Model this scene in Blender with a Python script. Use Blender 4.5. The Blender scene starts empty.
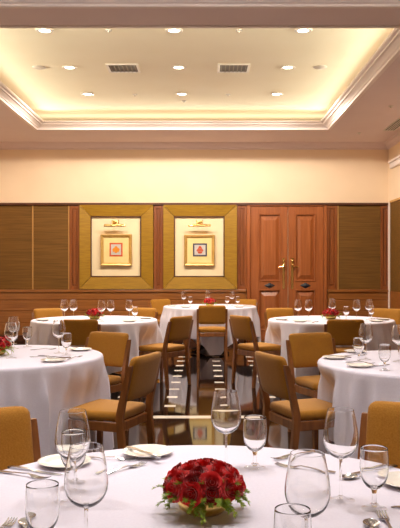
import bpy, bmesh, math, random
from mathutils import Vector, Matrix, Quaternion
random.seed(7)
PI = math.pi
sc = bpy.context.scene
COL = sc.collection

# ------------------------------------------------------------------ helpers
def lin(c):
    c /= 255.0
    return c / 12.92 if c <= 0.04045 else ((c + 0.055) / 1.055) ** 2.4
def rgb(r, g, b):
    return (lin(r), lin(g), lin(b), 1.0)

def tag(o, label=None, cat=None, group=None, kind=None):
    if label: o['label'] = label
    if cat: o['category'] = cat
    if group: o['group'] = group
    if kind: o['kind'] = kind
    return o

def link(name, me, m=None, parent=None, loc=(0, 0, 0), rz=0.0):
    o = bpy.data.objects.new(name, me)
    COL.objects.link(o)
    if m is not None and me is not None and not me.materials:
        me.materials.append(m)
    o.location = loc
    o.rotation_euler = (0, 0, rz)
    if parent is not None: o.parent = parent
    return o

def thing(name, label, cat, loc=(0, 0, 0), rz=0.0, group=None):
    o = bpy.data.objects.new(name, None)
    COL.objects.link(o)
    o.empty_display_size = 0.05
    o.location = loc
    o.rotation_euler = (0, 0, rz)
    return tag(o, label, cat, group)

def copy_tree(root, loc, rz, label, group=None, rot=None):
    r = root.copy(); COL.objects.link(r)
    r.location = loc
    r.rotation_euler = rot if rot else (0, 0, rz)
    r['label'] = label
    if group: r['group'] = group
    for ch in list(root.children):
        c = ch.copy(); COL.objects.link(c); c.parent = r
        for g in ch.children:
            d = g.copy(); COL.objects.link(d); d.parent = c
    return r

class MB:
    """collects shapes into one mesh"""
    def __init__(self):
        self.bm = bmesh.new()
    def box(self, x0, x1, y0, y1, z0, z1, bevel=0.0, seg=2, mat=None):
        b = bmesh.new()
        bmesh.ops.create_cube(b, size=1.0)
        for v in b.verts:
            v.co = Vector(((x0 + x1) / 2 + v.co.x * (x1 - x0), (y0 + y1) / 2 + v.co.y * (y1 - y0), (z0 + z1) / 2 + v.co.z * (z1 - z0)))
        if bevel > 0:
            bmesh.ops.bevel(b, geom=list(b.edges), offset=bevel, segments=seg, profile=0.5, affect='EDGES')
        if mat is not None:
            b.transform(mat)
        self.absorb(b)
        return self
    def absorb(self, b):
        vm = {}
        for v in b.verts: vm[v] = self.bm.verts.new(v.co)
        for f in b.faces:
            try: self.bm.faces.new([vm[v] for v in f.verts])
            except ValueError: pass
        b.free()
    def lathe(self, prof, n=32, c=(0, 0, 0), closed=False):
        cx, cy, cz = c
        rings = []
        for (r, z) in prof:
            if r < 1e-6:
                rings.append([self.bm.verts.new((cx, cy, cz + z))])
            else:
                rings.append([self.bm.verts.new((cx + r * math.cos(2 * PI * k / n), cy + r * math.sin(2 * PI * k / n), cz + z)) for k in range(n)])
        m = len(rings)
        for i in range(m if closed else m - 1):
            a, b = rings[i], rings[(i + 1) % m]
            for k in range(n):
                k2 = (k + 1) % n
                if len(a) == 1 and len(b) == 1: continue
                if len(a) == 1: self.bm.faces.new((a[0], b[k2], b[k]))
                elif len(b) == 1: self.bm.faces.new((a[k], a[k2], b[0]))
                else: self.bm.faces.new((a[k], a[k2], b[k2], b[k]))
        return self
    def tube(self, pts, rad, n=8):
        pts = [Vector(p) for p in pts]
        rads = rad if isinstance(rad, (list, tuple)) else [rad] * len(pts)
        rings = []
        up = Vector((0, 0, 1))
        for i, p in enumerate(pts):
            t = (pts[min(i + 1, len(pts) - 1)] - pts[max(i - 1, 0)]).normalized()
            u = up if abs(t.z) < 0.95 else Vector((1, 0, 0))
            a = t.cross(u).normalized(); b = t.cross(a).normalized()
            rings.append([self.bm.verts.new(p + (a * math.cos(2 * PI * k / n) + b * math.sin(2 * PI * k / n)) * rads[i]) for k in range(n)])
        for i in range(len(rings) - 1):
            for k in range(n):
                self.bm.faces.new((rings[i][k], rings[i][(k + 1) % n], rings[i + 1][(k + 1) % n], rings[i + 1][k]))
        self.bm.faces.new(rings[0][::-1]); self.bm.faces.new(rings[-1])
        return self
    def sweep_rect(self, pts, wx, wy):
        """rectangular bar through points, section axis aligned in x and along local y"""
        rings = []
        for i, p in enumerate(pts):
            p = Vector(p)
            w = wx[i] if isinstance(wx, (list, tuple)) else wx
            h = wy[i] if isinstance(wy, (list, tuple)) else wy
            rings.append([self.bm.verts.new(p + Vector((sx * w / 2, sy * h / 2, 0))) for sx, sy in ((-1, -1), (1, -1), (1, 1), (-1, 1))])
        for i in range(len(rings) - 1):
            for k in range(4):
                self.bm.faces.new((rings[i][k], rings[i][(k + 1) % 4], rings[i + 1][(k + 1) % 4], rings[i + 1][k]))
        self.bm.faces.new(rings[0][::-1]); self.bm.faces.new(rings[-1])
        return self
    def poly(self, outline, z0, z1):
        lo = [self.bm.verts.new((x, y, z0)) for x, y in outline]
        hi = [self.bm.verts.new((x, y, z1)) for x, y in outline]
        n = len(lo)
        self.bm.faces.new(hi); self.bm.faces.new(lo[::-1])
        for k in range(n):
            self.bm.faces.new((lo[k], lo[(k + 1) % n], hi[(k + 1) % n], hi[k]))
        return self
    def quad(self, a, b, c, d):
        self.bm.faces.new([self.bm.verts.new(p) for p in (a, b, c, d)])
        return self
    def apply(self, f):
        for v in self.bm.verts: v.co = Vector(f(v.co))
        return self
    def mesh(self, name, m=None, smooth=True, angle=40):
        bmesh.ops.recalc_face_normals(self.bm, faces=list(self.bm.faces))
        me = bpy.data.meshes.new(name)
        if smooth:
            ca = math.radians(angle)
            for f in self.bm.faces: f.smooth = True
            for e in self.bm.edges:
                if len(e.link_faces) == 2 and e.calc_face_angle(0) > ca: e.smooth = False
        self.bm.to_mesh(me); self.bm.free()
        if m is not None: me.materials.append(m)
        return me
    def build(self, name, m, parent=None, loc=(0, 0, 0), rz=0.0, smooth=True, angle=40):
        return link(name, self.mesh(name, m, smooth, angle), None, parent, loc, rz)

# ------------------------------------------------------------------ materials
def new_mat(name):
    m = bpy.data.materials.new(name); m.use_nodes = True
    nt = m.node_tree
    return m, nt, nt.nodes['Principled BSDF']
def node(nt, t, **kw):
    n = nt.nodes.new(t)
    for k, v in kw.items(): setattr(n, k, v)
    return n
def noise_mat(name, c1, c2, scale=(10, 10, 10), nscale=1.0, rough=0.5, metal=0.0, bump=0.0, spec=0.5, detail=3.0, coat=0.0, sheen=0.0):
    m, nt, p = new_mat(name)
    tc = node(nt, 'ShaderNodeTexCoord'); mp = node(nt, 'ShaderNodeMapping')
    mp.inputs['Scale'].default_value = scale
    nz = node(nt, 'ShaderNodeTexNoise'); nz.inputs['Scale'].default_value = nscale; nz.inputs['Detail'].default_value = detail
    rp = node(nt, 'ShaderNodeValToRGB')
    rp.color_ramp.elements[0].position = 0.3; rp.color_ramp.elements[1].position = 0.7
    rp.color_ramp.elements[0].color = c1; rp.color_ramp.elements[1].color = c2
    L = nt.links.new
    L(tc.outputs['Object'], mp.inputs['Vector']); L(mp.outputs['Vector'], nz.inputs['Vector'])
    L(nz.outputs['Fac'], rp.inputs['Fac']); L(rp.outputs['Color'], p.inputs['Base Color'])
    p.inputs['Roughness'].default_value = rough; p.inputs['Metallic'].default_value = metal
    p.inputs['Specular IOR Level'].default_value = spec
    p.inputs['Coat Weight'].default_value = coat; p.inputs['Coat Roughness'].default_value = 0.15
    p.inputs['Sheen Weight'].default_value = sheen
    if bump > 0:
        b = node(nt, 'ShaderNodeBump'); b.inputs['Strength'].default_value = bump; b.inputs['Distance'].default_value = 0.01
        L(nz.outputs['Fac'], b.inputs['Height']); L(b.outputs['Normal'], p.inputs['Normal'])
    return m
def emit_mat(name, c, s):
    m = bpy.data.materials.new(name); m.use_nodes = True
    nt = m.node_tree; nt.nodes.clear()
    e = node(nt, 'ShaderNodeEmission'); e.inputs['Color'].default_value = c; e.inputs['Strength'].default_value = s
    o = node(nt, 'ShaderNodeOutputMaterial'); nt.links.new(e.outputs[0], o.inputs[0])
    return m

M = {}
M['wall'] = noise_mat('cream_paint', rgb(237, 211, 178), rgb(241, 216, 184), (1, 1, 1), 2, 0.85, spec=0.2)
M['ceil'] = noise_mat('ceiling_paint', rgb(226, 205, 200), rgb(229, 209, 204), (1, 1, 1), 2, 0.9, spec=0.2)
M['tray'] = noise_mat('tray_paint', rgb(248, 238, 212), rgb(250, 241, 217), (1, 1, 1), 2, 0.9, spec=0.2)
M['mould'] = noise_mat('moulding_paint', rgb(238, 222, 214), rgb(242, 228, 220), (1, 1, 1), 2, 0.6, spec=0.3)
M['wood_v'] = noise_mat('panel_wood_vertical', rgb(120, 64, 28), rgb(150, 84, 40), (28, 28, 1.6), 1, 0.34, coat=0.25, detail=5)
M['wood_h'] = noise_mat('panel_wood_horizontal', rgb(132, 78, 34), rgb(160, 100, 46), (1.6, 28, 28), 1, 0.34, coat=0.25, detail=5)
M['door'] = noise_mat('door_wood', rgb(142, 76, 36), rgb(172, 100, 52), (26, 26, 1.3), 1, 0.32, coat=0.3, detail=5)
M['wood_dark'] = noise_mat('dark_trim_wood', rgb(70, 36, 18), rgb(92, 48, 24), (3, 20, 20), 1, 0.4)
M['chair_wood'] = noise_mat('chair_wood', rgb(112, 64, 26), rgb(150, 92, 42), (22, 22, 3), 1, 0.35, coat=0.2, detail=4)
M['ochre'] = noise_mat('ochre_fabric', rgb(154, 103, 28), rgb(174, 120, 40), (60, 60, 60), 3, 0.8, bump=0.15, spec=0.2, sheen=0.15)
M['panel'] = noise_mat('brown_fabric_panel', rgb(100, 68, 24), rgb(124, 86, 34), (2.0, 10, 60), 1, 0.65, spec=0.3)
M['strip'] = noise_mat('pale_edge_strip', rgb(176, 128, 66), rgb(190, 142, 78), (5, 5, 5), 1, 0.5)
M['silver'] = noise_mat('silver_metal', (0.42, 0.41, 0.41, 1), (0.5, 0.49, 0.49, 1), (8, 8, 8), 1, 0.16, metal=1.0)
M['brass'] = noise_mat('brass_metal', (0.72, 0.48, 0.16, 1), (0.8, 0.55, 0.2, 1), (8, 8, 8), 1, 0.22, metal=1.0)
M['bowl'] = noise_mat('hammered_brass', (0.70, 0.48, 0.14, 1), (0.82, 0.60, 0.22, 1), (70, 70, 70), 1, 0.28, metal=1.0, bump=0.3)
M['china'] = noise_mat('white_china', rgb(240, 234, 224), rgb(243, 238, 229), (4, 4, 4), 1, 0.18, coat=0.3)
M['cloth'] = noise_mat('white_tablecloth', rgb(221, 215, 229), rgb(226, 221, 234), (60, 60, 60), 2, 0.9, bump=0.03, spec=0.15, sheen=0.1)
M['rose'] = noise_mat('red_petal', rgb(190, 8, 16), rgb(222, 24, 28), (30, 30, 30), 1, 0.55, spec=0.3, sheen=0.3)
M['rose_deep'] = noise_mat('deep_red_petal', rgb(140, 4, 14), rgb(178, 10, 20), (30, 30, 30), 1, 0.55, spec=0.3, sheen=0.3)
M['leaf'] = noise_mat('fern_green', rgb(116, 150, 34), rgb(178, 194, 62), (40, 40, 40), 1, 0.55)
M['white_metal'] = noise_mat('white_metal_frame', rgb(236, 226, 214), rgb(240, 232, 222), (4, 4, 4), 1, 0.45)
M['grille'] = noise_mat('dark_grille', rgb(60, 50, 44), rgb(72, 60, 52), (4, 4, 4), 1, 0.5)
M['louvre'] = noise_mat('louvre_metal', rgb(112, 98, 86), rgb(122, 108, 96), (4, 4, 4), 1, 0.5)
M['grey'] = noise_mat('grey_plastic', rgb(214, 204, 192), rgb(222, 212, 200), (4, 4, 4), 1, 0.5)
M['lamp'] = emit_mat('lamp_glow', (1.0, 0.87, 0.66, 1), 14.0)
M['mat'] = noise_mat('cream_mount', rgb(236, 216, 176), rgb(240, 221, 182), (5, 5, 5), 1, 0.85, spec=0.2)
M['frame'] = noise_mat('picture_frame_gold', rgb(200, 158, 84), rgb(218, 178, 104), (10, 10, 10), 1, 0.35, metal=0.4)
M['paper'] = noise_mat('pale_gold_paper', rgb(232, 206, 136), rgb(238, 214, 148), (8, 8, 8), 1, 0.7)
M['orange'] = noise_mat('orange_paint', rgb(222, 130, 20), rgb(232, 148, 34), (20, 20, 20), 1, 0.6)
M['redp'] = noise_mat('red_paint', rgb(196, 74, 36), rgb(210, 90, 46), (20, 20, 20), 1, 0.6)
M['greyp'] = noise_mat('grey_paint', rgb(190, 184, 176), rgb(204, 198, 190), (20, 20, 20), 1, 0.6)
M['navyp'] = noise_mat('navy_paint', rgb(54, 52, 74), rgb(66, 64, 84), (20, 20, 20), 1, 0.5)
M['wax'] = noise_mat('dark_lacquer', rgb(30, 28, 34), rgb(38, 36, 44), (20, 20, 20), 1, 0.35)

def gold_fabric():
    m, nt, p = new_mat('gold_ribbed_fabric')
    tc = node(nt, 'ShaderNodeTexCoord')
    L = nt.links.new
    nz = node(nt, 'ShaderNodeTexNoise'); nz.inputs['Scale'].default_value = 1.0; nz.inputs['Detail'].default_value = 3
    mp = node(nt, 'ShaderNodeMapping'); mp.inputs['Scale'].default_value = (6, 6, 60)
    L(tc.outputs['Object'], mp.inputs['Vector']); L(mp.outputs['Vector'], nz.inputs['Vector'])
    rp = node(nt, 'ShaderNodeValToRGB')
    rp.color_ramp.elements[0].position = 0.3; rp.color_ramp.elements[1].position = 0.7
    rp.color_ramp.elements[0].color = rgb(144, 104, 10); rp.color_ramp.elements[1].color = rgb(168, 126, 20)
    L(nz.outputs['Fac'], rp.inputs['Fac']); L(rp.outputs['Color'], p.inputs['Base Color'])
    p.inputs['Roughness'].default_value = 0.5; p.inputs['Metallic'].default_value = 0.15
    return m
M['gold'] = gold_fabric()

def glass_mat():
    m, nt, p = new_mat('clear_glass')
    p.inputs['Base Color'].default_value = (0.97, 0.98, 0.97, 1)
    p.inputs['Roughness'].default_value = 0.0
    p.inputs['IOR'].default_value = 1.5
    p.inputs['Transmission Weight'].default_value = 1.0
    # faint tonal variation as in pressed table glass
    tc = node(nt, 'ShaderNodeTexCoord'); nz = node(nt, 'ShaderNodeTexNoise'); nz.inputs['Scale'].default_value = 30
    rp = node(nt, 'ShaderNodeValToRGB')
    rp.color_ramp.elements[0].color = (0.985, 0.99, 0.985, 1); rp.color_ramp.elements[1].color = (1, 1, 1, 1)
    nt.links.new(tc.outputs['Object'], nz.inputs['Vector']); nt.links.new(nz.outputs['Fac'], rp.inputs['Fac'])
    nt.links.new(rp.outputs['Color'], p.inputs['Base Color'])
    return m
M['glass'] = glass_mat()
def thin_glass():
    m = bpy.data.materials.new('thin_clear_glass'); m.use_nodes = True
    nt = m.node_tree; nt.nodes.clear()
    tr = node(nt, 'ShaderNodeBsdfTransparent'); tr.inputs[0].default_value = (.98, .98, .98, 1)
    gl = node(nt, 'ShaderNodeBsdfGlossy'); gl.inputs['Roughness'].default_value = .02
    fr = node(nt, 'ShaderNodeFresnel'); fr.inputs['IOR'].default_value = 1.5
    mx = node(nt, 'ShaderNodeMixShader'); o = node(nt, 'ShaderNodeOutputMaterial')
    L = nt.links.new
    ge = node(nt, 'ShaderNodeNewGeometry')
    fm = node(nt, 'ShaderNodeMath', operation='SUBTRACT'); fm.inputs[0].default_value = 1.0
    L(ge.outputs['Backfacing'], fm.inputs[1])
    fx = node(nt, 'ShaderNodeMath', operation='MULTIPLY'); L(fr.outputs[0], fx.inputs[0]); L(fm.outputs[0], fx.inputs[1])
    L(fx.outputs[0], mx.inputs[0]); L(tr.outputs[0], mx.inputs[1]); L(gl.outputs[0], mx.inputs[2]); L(mx.outputs[0], o.inputs[0])
    return m
M['thin'] = thin_glass()
def floor_mat():
    m, nt, p = new_mat('black_marble_floor')
    L = nt.links.new
    tc = node(nt, 'ShaderNodeTexCoord'); sp = node(nt, 'ShaderNodeSeparateXYZ')
    L(tc.outputs['Object'], sp.inputs[0])
    def math_(op, a, b=None, clamp=False):
        n = node(nt, 'ShaderNodeMath', operation=op, use_clamp=clamp)
        for i, v in enumerate((a, b)):
            if v is None: continue
            if isinstance(v, (int, float)): n.inputs[i].default_value = v
            else: L(v, n.inputs[i])
        return n.outputs[0]
    P = 0.52
    def cell(axis, off):
        t = math_('ADD', sp.outputs[axis], off)
        t = math_('DIVIDE', t, P); t = math_('ADD', t, 100.5)
        t = math_('FRACT', t); t = math_('SUBTRACT', t, 0.5); t = math_('MULTIPLY', t, P)
        return math_('ABSOLUTE', t)
    ax, ay = cell(0, 0.335), cell(1, -8.08)
    inx = math_('LESS_THAN', ax, 0.056); iny = math_('LESS_THAN', ay, 0.056)
    inlay = math_('MULTIPLY', inx, iny)
    st = math_('ABSOLUTE', math_('SUBTRACT', sp.outputs[1], 7.0))
    stripe = math_('LESS_THAN', st, 0.065)
    front = math_('GREATER_THAN', sp.outputs[1], 7.3)
    inlay = math_('MULTIPLY', inlay, front)
    white = math_('MAXIMUM', inlay, stripe)
    gx = math_('LESS_THAN', ax, 0.003); gy = math_('LESS_THAN', ay, 0.003)
    grout = math_('MAXIMUM', gx, gy)
    nz = node(nt, 'ShaderNodeTexNoise'); nz.inputs['Scale'].default_value = 2.5; nz.inputs['Detail'].default_value = 6
    L(tc.outputs['Object'], nz.inputs['Vector'])
    rp = node(nt, 'ShaderNodeValToRGB')
    rp.color_ramp.elements[0].position = 0.4; rp.color_ramp.elements[1].position = 0.75
    rp.color_ramp.elements[0].color = rgb(24, 16, 14); rp.color_ramp.elements[1].color = rgb(40, 28, 22)
    L(nz.outputs['Fac'], rp.inputs['Fac'])
    m1 = node(nt, 'ShaderNodeMixRGB'); m1.inputs['Color2'].default_value = rgb(14, 10, 8)
    L(grout, m1.inputs['Fac']); L(rp.outputs['Color'], m1.inputs['Color1'])
    m2 = node(nt, 'ShaderNodeMixRGB'); m2.inputs['Color2'].default_value = rgb(236, 226, 212)
    L(white, m2.inputs['Fac']); L(m1.outputs['Color'], m2.inputs['Color1'])
    L(m2.outputs['Color'], p.inputs['Base Color'])
    p.inputs['Roughness'].default_value = 0.05
    p.inputs['IOR'].default_value = 1.6
    return m
M['floor'] = floor_mat()

# ------------------------------------------------------------------ camera
EYE = 1.375
F = 760.0
cam_d = bpy.data.cameras.new('camera')
cam = bpy.data.objects.new('camera', cam_d); COL.objects.link(cam)
cam.location = (0, 0, EYE); cam.rotation_euler = (PI / 2, 0, 0)
cam_d.sensor_fit = 'HORIZONTAL'; cam_d.sensor_width = 36.0
cam_d.lens = F / 400.0 * 36.0
cam_d.shift_x = -3.7 / 400.0; cam_d.shift_y = 3.7 / 400.0
cam_d.clip_start = 0.05; cam_d.clip_end = 100
sc.camera = cam

# ------------------------------------------------------------------ room shell
XL, XR, YF, YB = -4.155, 3.445, -1.3, 14.2
ZC, ZT = 3.70, 4.00
TR = (-2.79, 2.08)            # tray opening in X
TRAYS = ((7.34, 12.74), (1.33, 6.73))
SW = YB
def bx(x): return (x - 203.7) / 53.5           # back wall measures
def bz(y): return EYE + (267.7 - y) / 53.5

def struct(name, mb, m, parent=None, smooth=False):
    o = mb.build(name, m, parent, smooth=smooth)
    if parent is None: o['kind'] = 'structure'
    return o

struct('floor', MB().box(XL - .2, XR + .2, YF - .2, YB + .2, -0.1, 0.0), M['floor'])
struct('wall_back', MB().box(XL - .2, XR + .2, YB, YB + .2, 0, 4.3), M['wall'])
struct('wall_front', MB().box(XL - .2, XR + .2, YF - .2, YF, 0, 4.3), M['wall'])
struct('wall_left', MB().box(XL - .2, XL, YF, YB, 0, 4.3), M['wall'])
struct('wall_right', MB().box(XR, XR + .2, YF, YB, 0, 4.3), M['wall'])

def ceiling():
    mb = MB()
    ys = [YF, TRAYS[1][0], TRAYS[1][1], TRAYS[0][0], TRAYS[0][1], YB]
    t = 0.04
    mb.box(XL, TR[0], YF, YB, ZC, ZC + t)
    mb.box(TR[1], XR, YF, YB, ZC, ZC + t)
    mb.box(TR[0], TR[1], ys[0], ys[1], ZC, ZC + t)
    mb.box(TR[0], TR[1], ys[2], ys[3], ZC, ZC + t)
    mb.box(TR[0], TR[1], ys[4], ys[5], ZC, ZC + t)
    tb = MB()
    tb.box(XL, XR, YF, YB, ZT, ZT + .05)
    for (y0, y1) in TRAYS:
        e = 0.62 if y0 > 5 else 0.28
        f = 0.28
        a, b, c, d = TR[0] - e, TR[1] + e, y0 - f, y1 + (1.0 if y0 > 5 else f)
        tb.box(a - .03, a, c, d, ZC + t, ZT); tb.box(b, b + .03, c, d, ZC + t, ZT)
        tb.box(a, b, c - .03, c, ZC + t, ZT); tb.box(a, b, d, d + .03, ZC + t, ZT)
    struct('ceiling', tb, M['tray'])
    return struct('ceiling', mb, M['ceil'])
ceiling()

def moulding_ring(name, y0, y1):
    """stepped crown moulding round a tray opening; profile goes inward and up"""
    prof = [(-0.05, -0.012), (0.0, -0.012), (0.006, 0.012), (0.022, 0.018), (0.03, 0.03), (0.075, 0.058), (0.095, 0.062), (0.1, 0.078), (0.128, 0.088), (0.14, 0.1), (0.14, 0.115), (0.10, 0.115), (-0.05, 0.05)]
    mb = MB()
    rings = []
    for (i, z) in prof:
        rings.append([mb.bm.verts.new(p) for p in ((TR[0] + i, y0 + i, ZC + z), (TR[1] - i, y0 + i, ZC + z), (TR[1] - i, y1 - i, ZC + z), (TR[0] + i, y1 - i, ZC + z))])
    n = len(rings)
    for k in range(n):
        for j in range(4):
            mb.bm.faces.new((rings[k][j], rings[k][(j + 1) % 4], rings[(k + 1) % n][(j + 1) % 4], rings[(k + 1) % n][j]))
    return struct(name, mb, M['mould'])
moulding_ring('trim_1', *TRAYS[0])
moulding_ring('trim_2', *TRAYS[1])

def wall_cornice():
    """small cornice where walls meet the lower ceiling"""
    mb = MB()
    prof = [(0.0, 0.0), (0.12, 0.0), (0.11, -0.02), (0.07, -0.03), (0.05, -0.07), (0.02, -0.09), (0.02, -0.11), (0.0, -0.12)]
    rings = []
    for (i, z) in prof:
        rings.append([mb.bm.verts.new(p) for p in ((XL + i, YF + i, ZC + z), (XR - i, YF + i, ZC + z), (XR - i, YB - i, ZC + z), (XL + i, YB - i, ZC + z))])
    n = len(rings)
    for k in range(n):
        for j in range(4):
            mb.bm.faces.new((rings[k][j], rings[k][(j + 1) % 4], rings[(k + 1) % n][(j + 1) % 4], rings[(k + 1) % n][j]))
    return struct('trim_3', mb, M['ceil'])
wall_cornice()

# ---- back wall panelling (all built on the wall plane YB, standing out into the room)
PTOP = bz(204.5)
RAIL = bz(290.5)
def wainscot():
    mb = MB()
    mb.box(XL, bx(246), SW - .05, SW, 0.12, RAIL - .02)
    mb.box(bx(327), bx(389), SW - .05, SW, 0.12, RAIL - .02)
    for (a, b) in ((XL, bx(246)), (bx(327), bx(389))):
        for z0, z1 in ((.14, .34), (.36, .56), (.58, .76), (.78, RAIL - .05)):
            mb.box(a + .02, b - .02, SW - .062, SW - .05, z0, z1, 0.004, 1)
    return struct('trim_4', mb, M['wood_h'])
wainscot()
struct('trim_5', MB().box(XL, bx(246), SW - .085, SW, RAIL - .03, RAIL + .02, .008).box(bx(327), bx(389), SW - .085, SW, RAIL - .03, RAIL + .02, .008), M['wood_h'])
struct('trim_6', MB().box(XL, XR - .016, SW - .08, SW, PTOP - .02, PTOP + .025, .006), M['wood_dark'])
struct('baseboard_back', MB().box(XL, bx(246), SW - .07, SW, 0, .12, .006).box(bx(327), bx(389), SW - .07, SW, 0, .12, .006), M['wood_dark'])

k = [6]
def nxt():
    k[0] += 1
    return 'trim_%d' % k[0]
def pilaster(x0, x1, inset=True):
    """upright wooden stile with a sunk panel"""
    a, b = bx(x0), bx(x1)
    mb = MB()
    z0, z1 = RAIL + .02, PTOP - .02
    y = SW - .05
    w = min(.045, (b - a) * .27)
    mb.box(a, a + w, y, SW, z0, z1, .003, 1); mb.box(b - w, b, y, SW, z0, z1, .003, 1)
    mb.box(a + w, b - w, y, SW, z1 - .06, z1, .003, 1); mb.box(a + w, b - w, y, SW, z0, z0 + .06, .003, 1)
    mb.box(a + w, b - w, y + .028, SW, z0 + .06, z1 - .06)
    if (b - a) - 2 * w > .06:
        mb.box(a + w + .02, b - w - .02, y + .012, SW, z0 + .09, z1 - .09, .006, 1)
    struct(nxt(), mb, M['wood_v'])
pilaster(69.8, 80)
pilaster(153.8, 163.3)
pilaster(237, 246.5)
pilaster(326.5, 337)
pilaster(380, 388.8)
def fabric_panel(x0, x1):
    struct(nxt(), MB().box(x0, x1, SW - .035, SW, RAIL + .02, PTOP - .02, .004, 1), M['panel'])
def edge_strip(x0, x1):
    struct(nxt(), MB().box(x0, x1, SW - .045, SW, RAIL + .02, PTOP - .02, .003, 1), M['strip'])
fabric_panel(XL, bx(32.6)); edge_strip(bx(32.6), bx(34)); fabric_panel(bx(34), bx(68.6)); edge_strip(bx(68.6), bx(69.8))
edge_strip(bx(337), bx(338.2)); fabric_panel(bx(338.2), bx(380))
# pale upright strip in the right corner, panel and rails of the right wall
struct(nxt(), MB().box(XR - .014, XR, SW - .23, SW, 0, PTOP + .03, .004, 1), M['mould'])
struct(nxt(), MB().box(XR - .02, XR, 4.0, SW - .235, RAIL, PTOP, .004, 1), M['panel'])
struct(nxt(), MB().box(XR - .03, XR, 4.0, SW - .235, PTOP, PTOP + .05, .008, 1), M['brass'])
struct(nxt(), MB().box(XR - .025, XR, 4.0, SW - .235, .1, RAIL, .006, 1), M['wood_h'])
struct('baseboard_right', MB().box(XR - .03, XR, YF, SW - .235, 0, .1, .006, 1), M['wood_dark'])
struct(nxt(), MB().box(XR - .05, XR, 4.0, SW - .3, 3.18, 3.28, .02, 2).box(XR - .08, XR, 4.0, SW - .3, 3.28, 3.32, .012, 2), M['mould'])
struct('baseboard_left', MB().box(XL, XL + .03, YF, SW - .09, 0, .14, .006, 1), M['wood_dark'])

# ---- double door
def door_leaf(n, x0, x1, mirror):
    a, b = bx(x0), bx(x1)
    y0 = SW - .045
    zt = bz(206.5)
    mb = MB()
    st = .145
    st_in = .125
    lo, hi = (a + st, b - st_in) if not mirror else (a + st_in, b - st)
    mb.box(a, lo, y0, SW, .01, zt, .003, 1); mb.box(hi, b, y0, SW, .01, zt, .003, 1)
    rails = [(.01, .2), (bz(289.5), bz(281.5)), (zt - .14, zt)]
    for z0, z1 in rails: mb.box(lo, hi, y0, SW, z0, z1, .003, 1)
    def field(z0, z1):
        # moulded surround and raised field with sloping sides
        mb.box(lo, hi, y0 + .03, SW, z0, z1)
        for (p, q, r, s) in ((lo, lo + .022, z0, z1), (hi - .022, hi, z0, z1)):
            mb.box(p, q, y0 - .012, SW, r, s, .006, 1)
        for (r, s) in ((z0, z0 + .022), (z1 - .022, z1)):
            mb.box(lo + .022, hi - .022, y0 - .012, SW, r, s, .006, 1)
        p = [(lo + .04, z0 + .04), (hi - .04, z0 + .04), (hi - .04, z1 - .04), (lo + .04, z1 - .04)]
        q = [(lo + .10, z0 + .12), (hi - .10, z0 + .12), (hi - .10, z1 - .12), (lo + .10, z1 - .12)]
        P = [mb.bm.verts.new((x, y0 + .03, z)) for x, z in p]; Q = [mb.bm.verts.new((x, y0 - .004, z)) for x, z in q]
        for i in range(4): mb.bm.faces.new((P[i], P[(i + 1) % 4], Q[(i + 1) % 4], Q[i]))
        mb.bm.faces.new(Q)
    field(bz(281.5), zt - .14)
    field(.2, bz(289.5))
    d = struct('door_%d' % n, mb, M['door'])
    cx = (lo + hi) / 2; cz = bz(285.5)
    w, h = .105, .055
    mb = MB()
    V = [mb.bm.verts.new(p) for p in ((cx - w, y0 - .002, cz), (cx, y0 - .002, cz - h), (cx + w, y0 - .002, cz), (cx, y0 - .002, cz + h), (cx, y0 - .018, cz))]
    for i in range(4): mb.bm.faces.new((V[i], V[(i + 1) % 4], V[4]))
    mb.bm.faces.new((V[3], V[2], V[1], V[0]))
    mb.build('diamond_inlay', M['wax'], d, smooth=False)
    hx = (b - .075) if not mirror else (a + .075)
    mb = MB()
    mb.box(hx - .022, hx + .022, y0 - .008, y0, bz(289), bz(258), .004, 1)
    mb.build('handle_plate', M['brass'], d)
    mb = MB()
    hz = bz(265)
    mb.tube([(hx, y0 - .006, hz), (hx, y0 - .06, hz)], .011, 10)
    mb.lathe([(0, -.026), (.018, -.02), (.026, -.005), (.026, .008), (.016, .022), (0, .026)], 14, (hx, y0 - .07, hz))
    s = -1 if not mirror else 1
    mb.tube([(hx, y0 - .065, hz - .03), (hx + s * .05, y0 - .06, hz - .035), (hx + s * .1, y0 - .055, hz - .035)], [.011, .010, .012], 8)
    mb.lathe([(0, -.028), (.02, -.02), (.027, 0), (.02, .02), (0, .028)], 14, (hx, y0 - .04, bz(261)))
    mb.build('handle', M['brass'], d)
    return d
door_leaf(1, 250.5, 287.3, False)
door_leaf(2, 288.0, 323.2, True)
def casing():
    mb = MB()
    mb.box(bx(246.5), bx(250.3), SW - .075, SW, 0, bz(205.5), .006, 1)
    mb.box(bx(323.4), bx(326.5), SW - .075, SW, 0, bz(205.5), .006, 1)
    mb.box(bx(250.3), bx(323.4), SW - .07, SW, bz(206.3), bz(205), .003, 1)
    struct(nxt(), mb, M['door'])
casing()

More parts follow.
